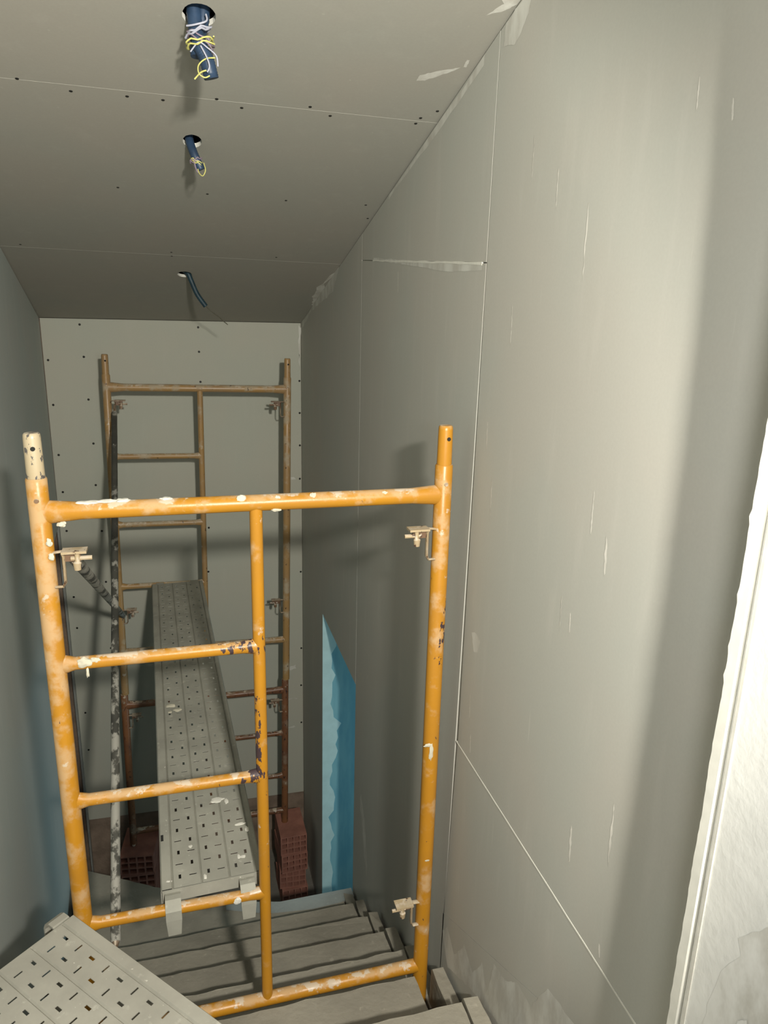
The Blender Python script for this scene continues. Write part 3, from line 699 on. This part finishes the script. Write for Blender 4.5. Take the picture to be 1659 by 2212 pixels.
# ------------------------------------------------------------------ hollow bricks
def hollow_brick(loc, rot, label, group, w=0.180, h=0.138, L=0.285, cols=4, rows=3):
    x0, y0, z0 = loc
    root = empty('hollow_brick', (x0, y0, z0))
    bm = bmesh.new(); v = lambda x, y, z: bm.verts.new((x0 + x, y0 + y, z0 + z))
    t = 0.009; cw = (w - t) / cols; ch = (h - t) / rows
    for c in range(cols):
        for r in range(rows):
            xa = -w / 2 + (0 if c == 0 else t / 2 + c * cw); xb = w / 2 if c == cols - 1 else -w / 2 + t / 2 + (c + 1) * cw
            za = 0 if r == 0 else t / 2 + r * ch; zb = h if r == rows - 1 else t / 2 + (r + 1) * ch
            ia, ib = -w / 2 + t + c * cw, -w / 2 + (c + 1) * cw; ja, jb = t + r * ch, (r + 1) * ch
            O = [v(xa, 0, za), v(xb, 0, za), v(xb, 0, zb), v(xa, 0, zb)]; I = [v(ia, 0, ja), v(ib, 0, ja), v(ib, 0, jb), v(ia, 0, jb)]
            D = [v(ia, 0.12, ja), v(ib, 0.12, ja), v(ib, 0.12, jb), v(ia, 0.12, jb)]
            for k in range(4):
                bm.faces.new((O[k], O[(k + 1) % 4], I[(k + 1) % 4], I[k])); bm.faces.new((I[k], I[(k + 1) % 4], D[(k + 1) % 4], D[k]))
            bm.faces.new(D)
    a = [v(-w / 2, 0, 0), v(w / 2, 0, 0), v(w / 2, 0, h), v(-w / 2, 0, h)]; b = [v(-w / 2, L, 0), v(w / 2, L, 0), v(w / 2, L, h), v(-w / 2, L, h)]
    for k in range(4): bm.faces.new((a[k], a[(k + 1) % 4], b[(k + 1) % 4], b[k]))
    bm.faces.new(b)
    bmesh.ops.remove_doubles(bm, verts=bm.verts, dist=0.0001)
    mesh_obj('body', bm, 'brick', root)
    root.rotation_euler = (0, 0, rot)
    return tag(root, label, 'brick', group)
ord_ = ['bottom', 'second', 'third', 'top']
hb = (ZBR + 4.05) / 4
for k in range(4):
    hollow_brick((0.590 + (0.006, -0.008, 0.004, 0.0)[k], 4.150 + (0.0, 0.012, -0.006, 0.0)[k], -4.05 + k * hb), math.radians((2, -3, 3, 1)[k]),
                 {0: 'lowest red hollow brick in the stack beside the teal opening', 1: 'second red hollow brick up in the stack beside the teal opening', 2: 'third red hollow brick up in the stack beside the teal opening', 3: 'topmost red hollow brick in the stack beside the teal opening'}[k],
                 'hollow bricks beside the teal opening', h=hb - 0.0008)
    hollow_brick((-0.435 + (0.006, -0.006, 0.004, 0.0)[k], 4.205 + (0.0, 0.01, -0.006, 0.0)[k], -4.05 + k * hb), math.radians((-5, -8, -4, -7)[k]),
                 {0: 'lowest red hollow brick in the stack behind the steep dark pole', 1: 'second red hollow brick up in the stack behind the steep dark pole', 2: 'third red hollow brick up in the stack behind the steep dark pole', 3: 'topmost red hollow brick in the stack behind the steep dark pole'}[k],
                 'hollow bricks behind the steep dark pole', w=0.215, h=hb - 0.0008)

# ------------------------------------------------------------------ cables hanging from the ceiling holes
def corrugated(bm, pts, r, n=12, k=14):
    P = smooth_path(pts, k); tube(bm, P, [r * (1 + (0.035 if i % 2 else -0.025)) for i in range(len(P))], n)
def wire(root, name, pts, r, mat, k=7):
    bm = bmesh.new(); tube(bm, smooth_path(pts, k), r, 8); return mesh_obj(name, bm, mat, root, smooth=True)
# 1: thick bundle nearest the camera
c1 = empty('ceiling_cable', (0.076, 1.862, ZC(1.862)))
X, Y, Z = 0.076, 1.862, ZC(1.862)
bm = bmesh.new(); corrugated(bm, [(X - 0.012, Y + 0.010, Z + 0.07), (X - 0.010, Y + 0.004, Z), (X - 0.004, Y - 0.004, Z - 0.05), (X + 0.012, Y - 0.006, Z - 0.085), (X + 0.022, Y - 0.002, Z - 0.122)], 0.0165); mesh_obj('conduit', bm, 'conduit', c1, smooth=True)
bm = bmesh.new(); corrugated(bm, [(X + 0.012, Y + 0.014, Z + 0.07), (X + 0.008, Y + 0.010, Z), (X - 0.006, Y + 0.012, Z - 0.05), (X - 0.006, Y + 0.010, Z - 0.078)], 0.0150); mesh_obj('conduit', bm, 'conduit', c1, smooth=True)
def coil(cx, cy, cz, r, turns, h, tilt, n=14, ph=0.0, wob=0.12):
    out = []
    for i in range(int(turns * n) + 1):
        a = 2 * math.pi * i / n + ph
        out.append((cx + math.cos(a) * r * (1 + wob * math.sin(i * 1.7)), cy + math.sin(a) * r * 0.9, cz + h * i / (turns * n) + tilt * math.cos(a) + 0.003 * math.sin(i * 2.3)))
    return out
wire(c1, 'wire', coil(X + 0.000, Y, Z - 0.045, 0.030, 2.2, -0.018, 0.008), 0.0018, 'wire_yellow', 2)
wire(c1, 'wire', coil(X + 0.002, Y, Z - 0.040, 0.027, 2.4, -0.022, -0.010, ph=1.2), 0.0018, 'wire_mauve', 2)
wire(c1, 'wire', coil(X - 0.002, Y - 0.002, Z - 0.030, 0.026, 1.6, -0.006, 0.010, ph=2.2), 0.0022, 'wire_grey', 2)
wire(c1, 'wire', [(X - 0.022, Y - 0.020, Z - 0.078), (X - 0.004, Y - 0.026, Z - 0.060), (X + 0.014, Y - 0.026, Z - 0.068), (X + 0.033, Y - 0.018, Z - 0.080), (X + 0.036, Y - 0.016, Z - 0.100)], 0.0016, 'wire_grey')
wire(c1, 'wire', [(X + 0.030, Y - 0.018, Z - 0.084), (X + 0.010, Y - 0.026, Z - 0.090), (X - 0.006, Y - 0.026, Z - 0.104), (X - 0.006, Y - 0.026, Z - 0.120), (X + 0.006, Y - 0.026, Z - 0.127), (X + 0.017, Y - 0.024, Z - 0.122)], 0.0015, 'wire_yellow')
wire(c1, 'wire', [(X + 0.000, Y - 0.026, Z - 0.066), (X + 0.012, Y - 0.028, Z - 0.088), (X + 0.017, Y - 0.028, Z - 0.105), (X + 0.012, Y - 0.026, Z - 0.116)], 0.0017, 'wire_grey')
wire(c1, 'wire', [(X + 0.010, Y - 0.024, Z - 0.112), (X - 0.002, Y - 0.026, Z - 0.118), (X - 0.016, Y - 0.024, Z - 0.132)], 0.0017, 'wire_yellow')
wire(c1, 'wire', [(X + 0.014, Y - 0.018, Z - 0.002), (X + 0.014, Y - 0.022, Z - 0.016), (X - 0.010, Y - 0.024, Z - 0.026), (X - 0.028, Y - 0.016, Z - 0.028)], 0.0020, 'wire_grey')
tag(c1, 'thick bundle of blue conduits wrapped in coiled wires hanging from ceiling hole', 'cable', 'cables hanging from the ceiling')
# 2: single conduit in the middle
X, Y, Z = 0.066, 2.437, ZC(2.437)
c2 = empty('ceiling_cable', (X, Y, Z))
bm = bmesh.new(); corrugated(bm, [(X - 0.012, Y + 0.03, Z + 0.06), (X - 0.008, Y + 0.012, Z + 0.005), (X + 0.003, Y - 0.008, Z - 0.035), (X + 0.022, Y - 0.008, Z - 0.078)], 0.0125); mesh_obj('conduit', bm, 'conduit', c2, smooth=True)
wire(c2, 'wire', coil(X + 0.010, Y - 0.008, Z - 0.052, 0.016, 2.3, -0.012, -0.006), 0.0016, 'wire_yellow', 2)
wire(c2, 'wire', coil(X + 0.008, Y - 0.008, Z - 0.046, 0.0155, 2.0, -0.014, 0.005, ph=1), 0.0018, 'wire_mauve', 2)
wire(c2, 'wire', [(X + 0.030, Y - 0.018, Z - 0.060), (X + 0.034, Y - 0.020, Z - 0.080), (X + 0.026, Y - 0.020, Z - 0.096), (X + 0.016, Y - 0.020, Z - 0.090), (X + 0.012, Y - 0.020, Z - 0.078)], 0.0015, 'wire_yellow')
wire(c2, 'wire', [(X + 0.002, Y - 0.020, Z - 0.055), (X + 0.006, Y - 0.020, Z - 0.075), (X + 0.012, Y - 0.018, Z - 0.088)], 0.0020, 'wire_mauve')
tag(c2, 'short single blue conduit with a wire loop at the middle ceiling hole', 'cable', 'cables hanging from the ceiling')
# 3: thin conduit with a pull thread near the far wall
X, Y, Z = 0.040, 3.772, ZC(3.772)
c3 = empty('ceiling_cable', (X, Y, Z))
bm = bmesh.new(); corrugated(bm, [(X - 0.004, Y + 0.02, Z + 0.02), (X + 0.016, Y + 0.006, Z + 0.004), (X + 0.030, Y + 0.006, Z - 0.030), (X + 0.055, Y + 0.012, Z - 0.090), (X + 0.093, Y + 0.018, Z - 0.145)], 0.0118); mesh_obj('conduit', bm, 'conduit2', c3, smooth=True)
wire(c3, 'pull_thread', [(X + 0.092, Y + 0.018, Z - 0.143), (X + 0.118, Y + 0.03, Z - 0.168), (X + 0.158, Y + 0.05, Z - 0.196), (X + 0.172, Y + 0.06, Z - 0.210), (X + 0.200, Y + 0.078, Z - 0.232)], 0.0021, 'thread')
tag(c3, 'thin dark teal conduit with a loose pull thread before the far wall', 'cable', 'cables hanging from the ceiling')

for ob in bpy.data.objects:
    if '_o' in ob: del ob['_o']
